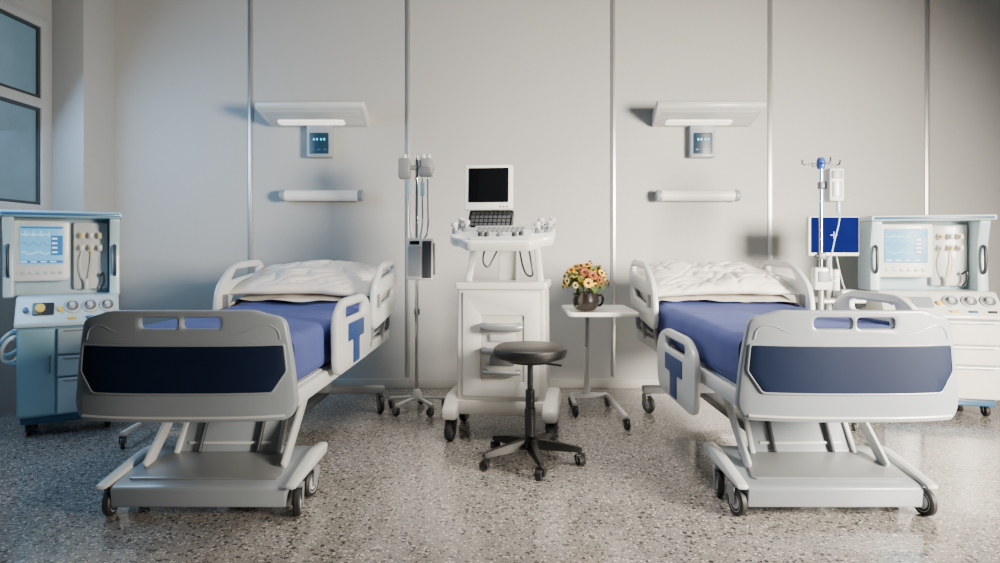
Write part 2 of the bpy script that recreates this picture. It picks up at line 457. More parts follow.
    def head_rail(sx):
        X = sx * .492
        hr = MB().plate(roundpoly([(1.34, .66, .09), (2.1, .72, .12), (2.2, 1.0, .12), (2.08, 1.105, .10), (1.62, 1.085, .14), (1.36, .93, .12)], n=7),
                   [roundpoly([(1.56, .97), (2.04, 1.01), (2.06, 1.055), (1.64, 1.04)], .022), roundpoly([(1.56, .80), (1.98, .84), (2.02, .90), (1.58, .865)], .025)],
                   .036, SD((X, 0, 0)), .013).build('side_rail', M['shell_light'], t)
        for s in (-1, 1):
            MB().plate(roundpoly([(1.42, .885), (1.50, .885), (1.50, .80), (1.42, .80)], .015), [], .006, SD((X + s * .0195, 0, 0)), .002).build('control_keys', M['grey'], hr)
        for y in (1.52, 1.9): MB().bar((sx * .44, y, .535), (sx * .475, y, .74), .02, .05).build('rail_arm', M['steel'], t)
    foot_rail(1, .03 if dyr else 0, dyr); foot_rail(-1, -.2); head_rail(1); head_rail(-1)
    # base: shallow tray with a sloped front, side arms
    bs = MB().plate(roundpoly([(.10, .05, .012), (.50, .13, .015), (.54, .150, .015), (.54, .192, .015), (.46, .196, .03), (.12, .150, .02), (.09, .140, .015)]), [], .76, SD((0, 0, 0)), .008).build('base_cover', M['shell'], t)
    MB().plate(roundpoly([(-.34, .02), (.34, .02), (.29, .30), (-.29, .30)], .03), [], .010, frame((1, 0, 0), (0, .34, .046), (0, .13, .156)), .003).build('tread_plate', M['steel'], bs)
    for sx in (-1, 1):
        MB().plate(roundpoly([(.07, .138, .02), (.56, .148, .02), (.58, .20, .02), (.42, .212, .04), (.13, .170, .03), (.07, .158, .02)]), [], .052, SD((sx * .408, 0, 0)), .014).build('base_arm', M['shell_light'], t)
    # low dark spine to the head end, with a leg over each head caster
    MB().box((0, 1.24, .15), (.12, 1.44, .05), .01).build('chassis_spine', M['darkgrey'], t)
    MB().box((0, 1.97, .165), (.90, .09, .05), .014).build('head_crossbeam', M['steel'], t)
    MB().box((0, 1.86, .34), (.18, .12, .34), .012).build('lift_column', M['grey'], t)
    for sx in (-1, 1):
        caster(t, sx * .412, .17, .062, .032, R(12), .15)
        caster(t, sx * .408, .40, .062, .032, R(-10), .15)
        caster(t, sx * .42, 1.97, .062, .032, R(25), .15)
    # lift: grey link panel leaning back, framed by flat angled arms
    MB().plate(roundpoly([(-.235, 0), (.235, 0), (.225, .40), (-.225, .40)], .012), [], .022, frame((1, 0, 0), (0, .20, .30), (0, .42, .19)), .006).build('lift_panel', M['shell'], t)
    for z in (.235, .335): MB().bar((-.20, .435 + (z - .235) * .66, z), (.20, .435 + (z - .235) * .66, z), .014, .014, .003).build('crossbar', M['shell_light'], t)
    for sx in (-1, 1): MB().cyl((sx * .14, .40, .20), (sx * .14, .57, .46), .012, seg=14).build('actuator', M['darkgrey'], t)
    MB().box((0, .84, .35), (.20, .14, .36), .012).build('lift_column', M['steel'], t)
    for sx in (-1, 1):
        MB().bar((sx * .245, .40, .19), (sx * .235, .66, .55), .022, .03, .006).build('panel_edge', M['shell_light'], t)
        MB().bar((sx * .315, .26, .17), (sx * .315, .70, .525), .018, .065, .006).build('lift_arm', M['shell_light'], t)
    return t
BX = (-1.345, 1.42); BY = 2.72
make_bed('hospital bed with blue sheet nearest the left window, right of the left dialysis machine', (BX[0], BY, 0), 0)
make_bed('hospital bed with blue sheet on the right, beside the small flower table', (BX[1], BY, 0), -.17)

# pillows
def pillow(name, label, loc, seed, w=.51, d=.355, th=.056, tilt=13):
    bm = bmesh.new(); nx, ny = 110, 72; top = []; bot = []
    def vv(i, j, sgn):
        u = -1 + 2 * i / nx; v = -1 + 2 * j / ny
        e = max(0, (1 - abs(u) ** 5)) ** .65 * max(0, (1 - abs(v) ** 4)) ** .6
        pin = 1 - .075 * (1 - abs(u * v)) * (abs(u) ** 3 + abs(v) ** 3) * .9
        wx = noise.noise(Vector((u * 1.5 + seed, v * 1.5, 7))) * .5
        wr = noise.noise(Vector((u * 1.3 + seed, v * 1.4, sgn))) * .05
        for q, (fa, fb, am) in enumerate(((2.0, .9, .016), (2.8, -1.4, .012), (.9, 2.4, .009))):
            wr -= max(0, 1 - abs(noise.noise(Vector((u * fa + v * fb + seed + wx, v * 1.4 - u * .6 + wx, 1 + q * 5)))) * 5) ** 2 * am
        wr += noise.noise(Vector((u * 4 + seed, v * 3 + wx * 2, 2))) * .007
        z = sgn * th * e + (wr * e if sgn > 0 else 0)
        return Vector((u * w * pin, v * d * pin + (.03 * noise.noise(Vector((u * 2.5, seed, 0)))), z - .035 * u * u * abs(u)))
    for sgn, L in ((1, top), (-1, bot)):
        for i in range(nx + 1): L.append([bm.verts.new(vv(i, j, sgn)) for j in range(ny + 1)])
    for i in range(nx):
        for j in range(ny):
            bm.faces.new((top[i][j], top[i + 1][j], top[i + 1][j + 1], top[i][j + 1]))
            bm.faces.new((bot[i][j], bot[i][j + 1], bot[i + 1][j + 1], bot[i + 1][j]))
    bmesh.ops.remove_doubles(bm, verts=bm.verts, dist=.0005)
    bmesh.ops.recalc_face_normals(bm, faces=bm.faces)
    b = MB(); b.merge(bm)
    o = b.build(name, M['linen'], None, 80)
    o.location = loc; o.rotation_euler = (R(tilt), R(1.2 * math.sin(seed)), 0)
    tag(o, label, 'pillow', 'white bed pillows')
    return o
pillow('pillow', 'rumpled white pillow on the bed nearest the window', (BX[0], BY + 1.84, .980), 1.3)
pillow('pillow', 'rumpled white pillow on the bed beside the flower table', (BX[1], BY + 1.84, .980), 4.1)

# ------------------------------------------------------------------ ultrasound cart
def ultrasound():
    t = thing('ultrasound_machine', 'tall white ultrasound cart with black monitor standing behind the stool', 'ultrasound machine', (-.02, 4.20, 0), R(-7))
    b = MB(); b.box((0, 0, .20), (.58, .46, .09), .02)
    for sx in (-1, 1):
        b.plate(roundpoly([(-.30, .135, .02), (.30, .135, .02), (.30, .20, .03), (.12, .27, .05), (-.18, .27, .05), (-.30, .20, .04)]), [], .095, SD((sx * .305, 0, 0)), .02)
    b.build('base', M['offwhite'], t)
    for sx in (-1, 1):
        for y in (-.22, .24): caster(t, sx * .305, y, .062, .04, R(8 * sx), .15, 'grey', 'darkgrey')
    def sec(x, y0, y1, z): return [(p.x, p.y, z) for p in rrect(-x, x, y0, y1, .015, 4)]
    MB().loft([sec(.275, -.21, .24, .235), sec(.275, -.21, .24, .5), sec(.27, -.20, .235, .93)]).build('cabinet', M['offwhite'], t)
    MB().plate(rrect(-.285, .285, -.225, .245, .02), [], .045, TP((0, 0, .95)), .008).build('cabinet_top', M['white'], t)
    MB().plate(rrect(-.235, .235, .27, .91, .012), [rrect(-.125, .145, .36, .77, .012)], .02, frame((1, 0, 0), (0, .015, 1), (0, -.216, 0)), .004).build('front_panel', M['white'], t, label='white front panel with recessed handle bay')
    for z, r in ((.70, .026), (.555, .020), (.425, .014)):
        MB().tube([(-.095, -.20, z), (-.095, -.262, z), (-.075, -.272, z), (.095, -.272, z), (.115, -.262, z), (.115, -.20, z)], r, 12).build('handle', M['steel'], t)
    MB().box((.01, -.215, .63), (.15, .02, .045), .006).build('connector_port', M['shell_light'], t)
    MB().box((.01, -.215, .49), (.15, .02, .06), .006).build('connector_port', M['grey'], t)
    # neck
    for sx in (-1, 1): MB().bar((sx * .235, -.02, .96), (sx * .20, .03, 1.24), .038, .06, .01).build('neck_strut', M['white'], t)
    MB().box((0, .16, 1.09), (.12, .07, .30), .015).build('neck', M['white'], t)
    MB().tube([(-.10, -.1, 1.22), (-.13, -.14, 1.10), (-.09, -.14, 1.05), (-.06, -.10, 1.12), (-.02, -.05, 1.21)], .006, 8, smooth=3).build('cable', M['darkgrey'], t)
    MB().tube([(.16, -.14, 1.22), (.19, -.19, 1.08), (.20, -.18, 1.0), (.14, -.16, 1.02), (.10, -.1, 1.2)], .006, 8, smooth=3).build('cable', M['darkgrey'], t)
    # console on a tilted plane: square-shouldered deck with a raised keyboard block
    a = R(17); u = (1, 0, 0); v = (0, math.cos(a), math.sin(a)); CM = frame(u, v, (0, -.10, 1.255))
    out = roundpoly([(-.20, -.225, .05), (.20, -.225, .05), (.24, -.15, .05), (.325, -.10, .05), (.325, .16, .05), (.28, .20, .04), (-.28, .20, .04), (-.325, .16, .05), (-.325, -.10, .05), (-.24, -.15, .05)])
    con = MB().plate(out, [], .065, CM, .016).build('console', M['white'], t)
    MB().plate(rrect(-.19, .19, -.20, .10, .02), [], .02, CM @ Matrix.Translation((0, 0, .036)), .006).build('control_plate', M['shell_light'], con)
    kb = MB()
    for r_ in range(3):
        for c in range(10): kb.box((-.145 + c * .030, -.05 + r_ * .036, .05), (.022, .024, .010), .003, 1, mx=CM)
    kb.build('control_keys', M['grey'], con)
    MB().sph((0, -.14, .044), .024, mx=CM).build('trackball', M['grey'], con)
    for x, y in ((-.12, -.14), (-.08, -.15), (.09, -.15), (.13, -.13)): MB().lathe([(0, 0), (.016, 0), (.014, .024), (0, .026)], (x, y, .044), 16, mx=CM).build('knob', M['darkgrey'], con)
    for k, (x, y) in enumerate(((.235, -.02), (.285, .0), (.245, .08), (.295, .09), (-.29, -.02), (-.24, .03), (-.29, .09))):
        hd = MB(); hd.lathe([(.018, 0), (.028, 0), (.030, .04), (.022, .04), (.018, 0)], (x, y, .015), 16, mx=CM)
        ho = hd.build('probe_holder', M['shell'], t)
        PM = CM @ Matrix.Translation((x, y, .03)) @ Matrix.Rotation(R((-14, 12, -8, 16, -12, 6, 14)[k]), 4, 'Y')
        MB().lathe([(0, 0), (.014, 0), (.012, .03), (.02, .045), (.024, .058), (.02, .070), (0, .074)], (0, 0, 0), 14, mx=PM).build('probe', M['shell_light'], ho)
    # laptop-like tilted lower panel under the monitor
    a2 = R(48); TM = frame(u, (0, math.cos(a2), math.sin(a2)), (-.10, .05, 1.362))
    tp = MB().plate(rrect(-.15, .15, -.085, .085, .015), [], .026, TM, .008).build('keypad_panel', M['darkgrey'], t)
    MB().plate(rrect(-.142, .142, -.079, .079, .008), [], .006, TM @ Matrix.Translation((0, 0, .014)), .002).build('key_bed', M['screenblack'], tp)
    ky = MB()
    for i in range(9):
        for j in range(4): ky.box((-.118 + i * .0295, -.05 + j * .034, .0185), (.024, .026, .004), .001, 1, mx=TM)
    ky.build('soft_key', M['darkgrey'], tp)
    MB().bar((-.08, .15, 1.22), (-.08, .13, 1.5), .09, .05, .012).build('monitor_arm', M['white'], t)
    a3 = R(86); MM = frame(u, (0, math.cos(a3), math.sin(a3)), (-.115, .07, 1.58))
    mo = MB().plate(rrect(-.160, .160, -.150, .150, .02), [], .045, MM, .012).build('monitor', M['white'], t)
    MB().plate(rrect(-.133, .133, -.10, .128, .008), [], .006, MM @ Matrix.Translation((0, 0, .023)), .002).build('screen', M['screenblack'], mo)
    for i in range(3): MB().box((.08 + i * .022, -.128, .0235), (.012, .012, .004), .002, 1, mx=MM).build('button', M['grey'], mo)
ultrasound()

# ------------------------------------------------------------------ stool
t = thing('rolling_stool', 'round black cushioned rolling stool on a five-star base in front of ultrasound cart', 'stool', (.122, 3.58, 0), R(10))
MB().lathe([(0, .575), (.17, .575), (.195, .585), (.205, .61), (.2, .632), (.18, .645), (.1, .652), (0, .653)], seg=48).build('seat', M['leather'], t)
MB().lathe([(0, .555), (.12, .555), (.13, .576), (0, .576)], seg=32).build('seat_plate', M['black'], t)
MB().lathe([(0, .10), (.03, .10), (.03, .30), (.026, .305), (.026, .40), (.016, .405), (.016, .56), (0, .56)], seg=24).build('column', M['darkgrey'], t)
MB().tube([(.05, -.03, .55), (.12, -.06, .545), (.16, -.07, .54)], .006, 8).build('height_lever', M['black'], t)
MB().lathe([(0, .085), (.05, .085), (.055, .10), (.05, .135), (.03, .15), (0, .15)], seg=24).build('base_hub', M['black'], t)
for k in range(5):
    an = R(72 * k - 18)
    c, s = math.cos(an), math.sin(an)
    MB().loft([[(c * r - s * w, s * r + c * w, z0), (c * r + s * w, s * r - c * w, z0), (c * r + s * w * .7, s * r - c * w * .7, z1), (c * r - s * w * .7, s * r + c * w * .7, z1)]
               for r, w, z0, z1 in ((.03, .026, .08, .135), (.17, .022, .075, .115), (.27, .017, .07, .095), (.285, .012, .072, .09))]).build('base_leg', M['black'], t)
    caster(t, c * .27, s * .27, .026, .04, an + R(40), .075, 'darkgrey', 'black')

# ------------------------------------------------------------------ overbed tables
def overbed(label, loc, rz, tz, m=1):
    t = thing('overbed_table', label, 'table', loc, rz, 'wheeled overbed tables')
    MB().plate(rrect(-.225, .225, -.30, .30, .04), [], .014, TP((0, 0, tz)), .006).build('tabletop', M['offwhite'], t)
    MB().plate(rrect(-.238, .238, -.31, .31, .05), [rrect(-.215, .215, -.29, .29, .03)], .030, TP((0, 0, tz + .004)), .008).build('rim', M['white'], t)
    MB().bar((-.05 * m, .22, .10), (-.05 * m, .22, .45), .042, .032, .008).build('column', M['shell_light'], t)
    MB().bar((-.05 * m, .22, .44), (-.05 * m, .22, tz - .02), .028, .022, .006).build('inner_column', M['steel'], t)
    MB().bar((-.05 * m, .26, tz - .02), (-.05 * m, -.15, tz - .02), .04, .02, .006).build('support_arm', M['steel'], t)
    b = MB(); b.bar((-.17 * m, .24, .085), (.10 * m, .24, .085), .03, .04, .01)
    b.bar((-.17 * m, .26, .085), (-.17 * m, -.05, .085), .03, .03, .01); b.bar((.10 * m, .26, .085), (.13 * m, -.40, .085), .03, .03, .01)
    b.build('base', M['shell_light'], t)
    for x, y in ((-.17, .24), (-.17, -.04), (.10, .24), (.13, -.385)): caster(t, x * m, y, .032, .022, R(20), .07, 'darkgrey', 'darkgrey')
    return t
overbed('small white wheeled table beside the right bed, carrying the yellow flowers', (.64, 4.62, 0), 0, .735)
overbed('low white wheeled table behind the left bed, only its caster base showing', (-2.20, 4.24, 0), R(8), .63, -1)

# flower pot
def flowers():
    t = thing('flower_pot', 'dark glazed mug-like pot of yellow and orange flowers on the small table', 'flowers', (.54, 4.52, .752))
    p = MB(); p.lathe([(0, 0), (.06, 0), (.085, .025), (.092, .07), (.082, .115), (.086, .125), (.078, .125), (.074, .11), (0, .105)], seg=32); po = p.build('pot', M['pot'], t)
    MB().tube([(.082, 0, .10), (.115, 0, .105), (.122, 0, .07), (.11, 0, .035), (.08, 0, .03)], .009, 8, smooth=2).build('handle', M['pot'], po)
    rnd = random.Random(3)
    lf = bmesh.new()
    for k in range(190):
        d = Vector((rnd.uniform(-1, 1), rnd.uniform(-1, 1), rnd.uniform(-.3, 1))).normalized()
        c = Vector((0, 0, .195)) + Vector((d.x * .15, d.y * .125, d.z * .11)) * rnd.uniform(.65, 1.14)
        x = d.orthogonal().normalized(); x.rotate(Matrix.Rotation(rnd.uniform(0, 6.3), 3, d)); y = d.cross(x)
        L = rnd.uniform(.025, .045); W = L * .4
        vs = [lf.verts.new(c + a) for a in (-x * L, -x * L * .2 + y * W + d * .006, x * L - d * .008, -x * L * .2 - y * W + d * .006)]
        lf.faces.new(vs)
    for k in range(14):
        an = k * 2.4
        q = [Vector((math.cos(an) * .02, math.sin(an) * .02, .10)), Vector((math.cos(an) * .09, math.sin(an) * .09, .21))]
        n = Vector((-math.sin(an), math.cos(an), 0)) * .003
        lf.faces.new([lf.verts.new(v) for v in (q[0] - n, q[0] + n, q[1] + n, q[1] - n)])
    m = MB(); m.merge(lf); m.build('foliage', M['leaf'], t, 30)
    n = 46
    for k in range(n):
        z = 1 - 1.35 * (k + .5) / n; an = k * 2.39996
        rr = math.sqrt(max(0, 1 - z * z)); d = Vector((rr * math.cos(an), rr * math.sin(an), z))
        jit = rnd.uniform(.78, 1.14)
        c = Vector((0, 0, .205)) + Vector((d.x * .150, d.y * .125, d.z * .115)) * jit
        d = (d + Vector((rnd.uniform(-.35, .35), -.3 + rnd.uniform(-.25, .25), .1))).normalized()
        x = d.orthogonal().normalized(); y = d.cross(x)
        f = bmesh.new(); R0 = rnd.uniform(.020, .038); npet = 11
        for j in range(npet):
            for lay, (sc, lift) in enumerate(((1, .25), (.75, .6))):
                a = 2 * math.pi * (j + .5 * lay) / npet
                e = x * math.cos(a) + y * math.sin(a); s_ = -x * math.sin(a) + y * math.cos(a)
                L = R0 * sc; w = L * .3
                vs = [f.verts.new(c + v) for v in (e * L * .15, e * L * .6 + s_ * w + d * L * lift * .5, e * L + d * L * lift * .6, e * L * .6 - s_ * w + d * L * lift * .5)]
                f.faces.new(vs)
        mb_ = MB(); mb_.merge(f)
        fo = mb_.build('flower', M[('petal_y', 'petal_w', 'petal_y', 'petal_o', 'petal_y', 'petal_w', 'petal_y', 'petal_r')[k % 8]], t, 30)
        MB().sph(c + d * .007, R0 * .32, seg=10).build('flower_center', M['fcore'], fo)
flowers()

# ------------------------------------------------------------------ stand with pump beside the left bed
t = thing('infusion_stand', 'grey infusion pole with tubing and pump box right of the left bed', 'medical stand', (-.665, 4.74, 0))
MB().cyl((0, 0, .10), (0, 0, 1.86), .013, seg=16).build('pole', M['chrome'], t)
MB().lathe([(0, .075), (.04, .075), (.042, .10), (.025, .15), (.014, .16), (0, .16)], seg=20).build('base_hub', M['shell_light'], t)
for k in range(5):
    an = R(72 * k + 20); c, s = math.cos(an), math.sin(an)
    MB().bar((c * .03, s * .03, .095), (c * .215, s * .215, .075), .025, .022, .006).build('base_leg', M['shell_light'], t)
    caster(t, c * .205, s * .205, .03, .022, an, .07, 'grey', 'steel')
h = MB(); h.box((0, -.005, 1.77), (.26, .05, .035), .01); h.box((-.085, -.02, 1.76), (.085, .075, .15), .014); h.box((.07, -.02, 1.765), (.10, .075, .13), .014)
h.box((.07, -.062, 1.79), (.06, .012, .05), .004)
ho = h.build('regulator_head', M['steel'], t)
for x in (-.085, .05, .09): MB().cyl((x, -.02, 1.835), (x, -.02, 1.865), .016, seg=14, b=.003).build('valve_cap', M['shell_light'], ho)
for x, zb in ((-.05, 1.42), (.045, 1.36), (.085, 1.30)):
    MB().tube([(x, -.03, 1.70), (x, -.035, 1.55), (x + .006, -.04, zb), (x * .6, -.045, 1.235)], .0075, 8, smooth=2).build('tube', M['chrome'], t)
MB().cyl((.045, -.035, 1.56), (.045, -.035, 1.66), .016, seg=14, b=.004).build('drip_chamber', M['clearblue'], t)
MB().cyl((-.05, -.035, 1.58), (-.05, -.035, 1.66), .014, seg=14, b=.004).build('drip_chamber', M['clearblue'], t)
b = MB().box((.035, -.05, 1.105), (.19, .13, .30), .014).build('pump_box', M['shell_light'], t)
MB().plate(rrect(-.045, .045, .985, 1.20, .01), [], .01, FR((0, -.118, 0)), .003).build('pump_door', M['shell'], b)
MB().plate(rrect(.055, .12, .97, 1.235, .008), [], .01, FR((0, -.118, 0)), .003).build('dark_panel', M['darkgrey'], b)
MB().plate(rrect(-.035, .035, 1.21, 1.235, .006), [], .008, FR((0, -.116, 0)), .002).build('screen', M['screenblack'], b)
MB().plate(rrect(-.10, 0, .99, 1.22, .01), [], .008, SD((.132, 0, 0)), .003).build('side_panel', M['darkgrey'], b)
MB().box((0, .01, .72), (.04, .04, .05), .008).build('clamp', M['grey'], t)

# ------------------------------------------------------------------ drip stand beside the right bed
t = thing('drip_stand', 'slim drip stand with blue hook top and pump right of the right bed', 'drip stand', (2.085, 4.33, 0))
MB().cyl((0, 0, .10), (0, 0, 1.74), .012, seg=16).build('pole', M['chrome'], t)
MB().cyl((0, 0, .10), (0, 0, .95), .018, seg=16, b=.003).build('outer_pole', M['steel'], t)
MB().lathe([(0, .07), (.04, .07), (.042, .10), (.025, .14), (0, .15)], seg=20).build('base_hub', M['shell_light'], t)
for k in range(5):
    an = R(72 * k + 36); c, s = math.cos(an), math.sin(an)
    MB().bar((c * .03, s * .03, .09), (c * .205, s * .205, .07), .024, .02, .006).build('base_leg', M['shell_light'], t)
    caster(t, c * .2, s * .2, .028, .02, an, .065, 'grey', 'steel')
tp = MB().lathe([(0, 1.71), (.022, 1.71), (.028, 1.73), (.028, 1.765), (.018, 1.785), (0, 1.787)], seg=20).build('hook_hub', M['bluecap'], t)
for an in (0, 90, 180, 270):
    c, s = math.cos(R(an)), math.sin(R(an))
    MB().tube([(c * .02, s * .02, 1.745), (c * .08, s * .08, 1.74), (c * .115, s * .115, 1.735), (c * .128, s * .128, 1.752), (c * .125, s * .125, 1.77)], .005, 8, smooth=1).build('hook', M['chrome'], tp)
pm = MB().box((.075, -.02, 1.60), (.10, .09, .22), .014).build('pump', M['shell_light'], t)
MB().plate(rrect(.04, .11, 1.64, 1.69, .006), [], .008, FR((0, -.067, 0)), .002).build('screen', M['grey'], pm)
MB().plate(rrect(.045, .105, 1.52, 1.62, .006), [], .008, FR((0, -.067, 0)), .002).build('pump_door', M['shell'], pm)
MB().box((.01, 0, 1.60), (.05, .05, .05), .008).build('clamp', M['grey'], t)
MB().box((0, -.005, 1.13), (.05, .05, .045), .008).build('clamp', M['grey'], t)
MB().cyl((-.045, -.01, 1.13), (.0, -.01, 1.13), .012, seg=12, b=.003).build('clamp_screw', M['darkgrey'], t)
MB().tube([(.10, -.03, 1.49), (.11, -.04, 1.38), (.06, -.05, 1.22), (.03, -.05, 1.05), (.05, -.05, .95), (.09, -.05, 1.0)], .0045, 8, smooth=3).build('tube', M['clearblue'], t)
MB().cyl((.10, -.03, 1.42), (.10, -.03, 1.50), .012, seg=12, b=.003).build('drip_chamber', M['clearblue'], t)
k2 = MB().box((0, -.01, .98), (.12, .07, .15), .012).build('controller', M['shell_light'], t)
MB().plate(rrect(-.04, .04, .96, 1.03, .006), [], .008, FR((0, -.047, 0)), .002).build('screen', M['grey'], k2)
MB().cyl((.095, -.01, .90), (.095, -.01, 1.04), .022, seg=16, b=.005).build('syringe_holder', M['white'], t)

# ------------------------------------------------------------------ patient monitor on trolley
t = thing('patient_monitor', 'dark blue screen monitor on a white trolley behind the drip stand', 'monitor', (2.41, 4.82, 0))
MB().plate(rrect(-.17, .17, -.16, .16, .03), [], .025, TP((0, 0, .80)), .008).build('tray', M['white'], t)
MB().cyl((0, .06, .09), (0, .06, 1.25), .02, seg=16).build('column', M['shell_light'], t)
b = MB()
for sx in (-1, 1): b.bar((sx * .15, -.2, .085), (sx * .15, .2, .085), .035, .035, .01)
b.bar((-.15, .06, .085), (.15, .06, .085), .04, .035, .01); b.build('base', M['shell_light'], t)
for sx in (-1, 1):
    for y in (-.19, .19): caster(t, sx * .15, y, .03, .022, R(15), .07, 'grey', 'steel')
mo = MB().plate(rrect(-.185, .195, 1.125, 1.42, .014), [], .05, FR((0, .02, 0)), .01).build('monitor_case', M['white'], t)
MB().plate(rrect(-.165, .187, 1.150, 1.412, .008), [], .008, FR((0, -.007, 0)), .002).build('screen', M['scrblue'], mo)
w = MB()
w.box((0, -.0125, 1.28), (.05, .002, .007), 0); w.box((0, -.0125, 1.28), (.007, .002, .05), 0)
w.build('screen_mark', M['scrline'], mo)
MB().tube([(.05, .05, 1.13), (.09, .08, 1.0), (.12, .06, .86), (.13, .0, .82)], .006, 8, smooth=2).build('cable', M['shell_light'], t)
MB().box((.09, 0, .845), (.12, .14, .065), .01).build('module_box', M['shell_light'], t)

# ------------------------------------------------------------------ dialysis machines
def dialysis(label, loc, rz, main, dm, sx_, lx0, bx0):
    t = thing('dialysis_machine', label, 'dialysis machine', loc, rz, 'dialysis machines')
    t.scale = (sx_, .95, 1)
    lc = (lx0 + .38) / 2; lw = .38 - lx0
    MB().box((lc, .0, .42), (lw, .56, .60), .02).build('cabinet', M[main], t)
    MB().box((lc, .01, .10), (lw - .04, .54, .05), .012).build('plinth', M['aquadark'], t)
    for x in (lx0 + .07, .31):
        for y in (-.20, .24): caster(t, x, y, .038, .028, R(12), .09, 'darkgrey', 'darkgrey')
    dr = MB().plate(rrect(lx0 + .01, bx0 - .015, .135, .675, .015), [], .02, FR((0, -.283, 0)), .006).build('door', M[main], t)
    MB().tube([(bx0 - .045, -.285, .50), (bx0 - .045, -.315, .50), (bx0 - .045, -.315, .40), (bx0 - .045, -.285, .40)], .006, 8).build('door_handle', M['grey'], dr)
    bc = (bx0 + .375) / 2; bw = .375 - bx0
    for z0, z1 in ((.135, .36), (.37, .50), (.51, .675)):
        d = MB().plate(rrect(bx0 + .005, .37, z0, z1, .012), [], .05, FR((0, -.29, 0)), .009).build('drawer', M[dm], t)
        MB().box((bc, -.314, z1 - .018), (bw * .8, .008, .010), .003).build('drawer_pull', M['shell'], d)
    cp = MB().plate(roundpoly([(-.35, .69, .02), (.10, .69, .02), (.10, .875, .02), (-.19, .875, .02), (-.35, .715, .02)]), [], lw + .02, SD((lc, 0, 0)), .012).build('control_panel', M['white' if main != 'aqua' else 'paleaqua'], t)
    a = math.atan2(.16, .16); KM = frame((1, 0, 0), (0, math.cos(a), math.sin(a)), (0, -.271, .797))
    for x in (.07, .19, .31):
        MB().lathe([(0, 0), (.052, 0), (.052, .010), (.044, .014), (.042, .008), (0, .008)], (x, .012, 0), 26, mx=KM).build('gauge_ring', M['shell_light'], cp)
        MB().lathe([(0, .004), (.042, .004), (.042, .010), (0, .010)], (x, .012, 0), 24, mx=KM).build('gauge_face', M['grey'], cp)
        MB().lathe([(0, .010), (.022, .010), (.018, .030), (0, .032)], (x, .012, 0), 18, mx=KM).build('knob', M['shell_light'], cp)
    for x, mname in ((lx0 + .06, 'aquadark'), (-.01, 'yellow')):
        MB().lathe([(0, 0), (.02, 0), (.018, .018), (0, .02)], (x, -.01, 0), 16, mx=KM).build('indicator_cap', M[mname], cp)
    kp = MB().plate(rrect(lx0 + .10, -.05, -.05, .05, .01), [], .008, KM @ Matrix.Translation((0, 0, .003)), .003).build('keypad', M['darkgrey' if main == 'aqua' else 'shell'], cp)
    MB().lathe([(0, 0), (.034, 0), (.034, .008), (.030, .012), (0, .012)], (lx0 + .15, .002, .006), 24, mx=KM).build('yellow_gauge', M['yellow'], cp)
    for i in range(3): MB().box((.07 + .12 * i, -.082, .004), (.055, .016, .014), .004, mx=KM).build('connector', M[('yellow', 'aquadark', 'darkgrey')[i]], cp)
    # upper console
    MB().box((0, .19, 1.12), (.74, .14, .54), .012).build('back_panel', M['paleaqua'], t)
    for sx in (-1, 1):
        pl = MB().plate(roundpoly([(-.06, .86, .02), (.28, .86, .02), (.28, 1.39, .02), (-.10, 1.39, .03), (-.04, 1.18, .08)]), [], .075, SD((sx * .365, 0, 0)), .012).build('side_pillar', M['paleaqua'], t)
        MB().tube([(sx * .365, -.05, 1.20), (sx * .365, -.09, 1.19), (sx * .365, -.095, 1.02), (sx * .365, -.05, 1.0)], .012, 10, smooth=2).build('grab_handle', M['darkgrey'], pl)
    MB().box((0, .08, 1.405), (.84, .46, .04), .012).build('top_shelf', M[main], t)
    MB().box((0, -.151, 1.403), (.80, .012, .018), .004).build('shelf_edge', M['aquadark'], t)
    sc = MB().plate(rrect(-.335, .045, .965, 1.365, .025), [], .11, FR((0, .03, 0)), .014).build('display_case', M['white'], t)
    MB().plate(rrect(-.295, .005, 1.075, 1.33, .008), [], .010, FR((0, -.027, 0)), .003).build('screen', M['lcd'], sc)
    MB().box((-.145, -.033, 1.317), (.28, .003, .012), 0).build('screen_panel', M['lcdd'], sc)
    MB().box((-.045, -.033, 1.20), (.08, .003, .13), 0).build('screen_panel', M['lcdd'], sc)
    MB().box((-.145, -.033, 1.093), (.28, .003, .016), 0).build('screen_panel', M['lcdd'], sc)
    for q, z in enumerate((1.27, 1.21, 1.15)):
        pts = []
        for i in range(34):
            x = -.285 + i * .0058; ph = i % 9
            dz = (0, 0, .004, 0, -.008, .026, -.010, 0, .006)[ph] if q == 0 else (math.sin(i * .55) * .012 if q == 1 else math.sin(i * .35 + 1) * .008 + (.006 if ph == 4 else 0))
            pts.append((x, -.0345, z + dz))
        MB().tube(pts, .0017, 5).build('waveform', M['lcdw' if q != 1 else 'lcdd'], sc)
    for i in range(4):
        MB().box((-.06, -.0355, 1.245 - .03 * i), (.035, .002, .010), 0).build('screen_readout', M['lcdw'], sc)
        MB().box((-.265 + .065 * i, -.0355, 1.093), (.04, .002, .006), 0).build('screen_readout', M['lcdw'], sc)
    for i in range(6): MB().box((-.27 + i * .05, -.028, 1.02), (.03, .008, .02), .003).build('button', M['shell_light'], sc)
    # compact pump modules with small white and yellow connectors
    pb = MB().plate(rrect(.065, .315, .90, 1.36, .02), [], .05, FR((0, .10, 0)), .01).build('pump_panel', M['shell_light'], t)
    for i in range(3):
        for j in range(2):
            x = .125 + .065 * i; z = 1.27 - .085 * j
            MB().box((x, .065, z), (.042, .04, .045), .008).build('pump_module', M['white'], pb)
            MB().cyl((x, .05, z), (x, .015, z), .013, seg=16, b=.004).build('module_cap', M[('yellow', 'white', 'paleyellow', 'white', 'yellow', 'white')[i + 3 * j]], pb)
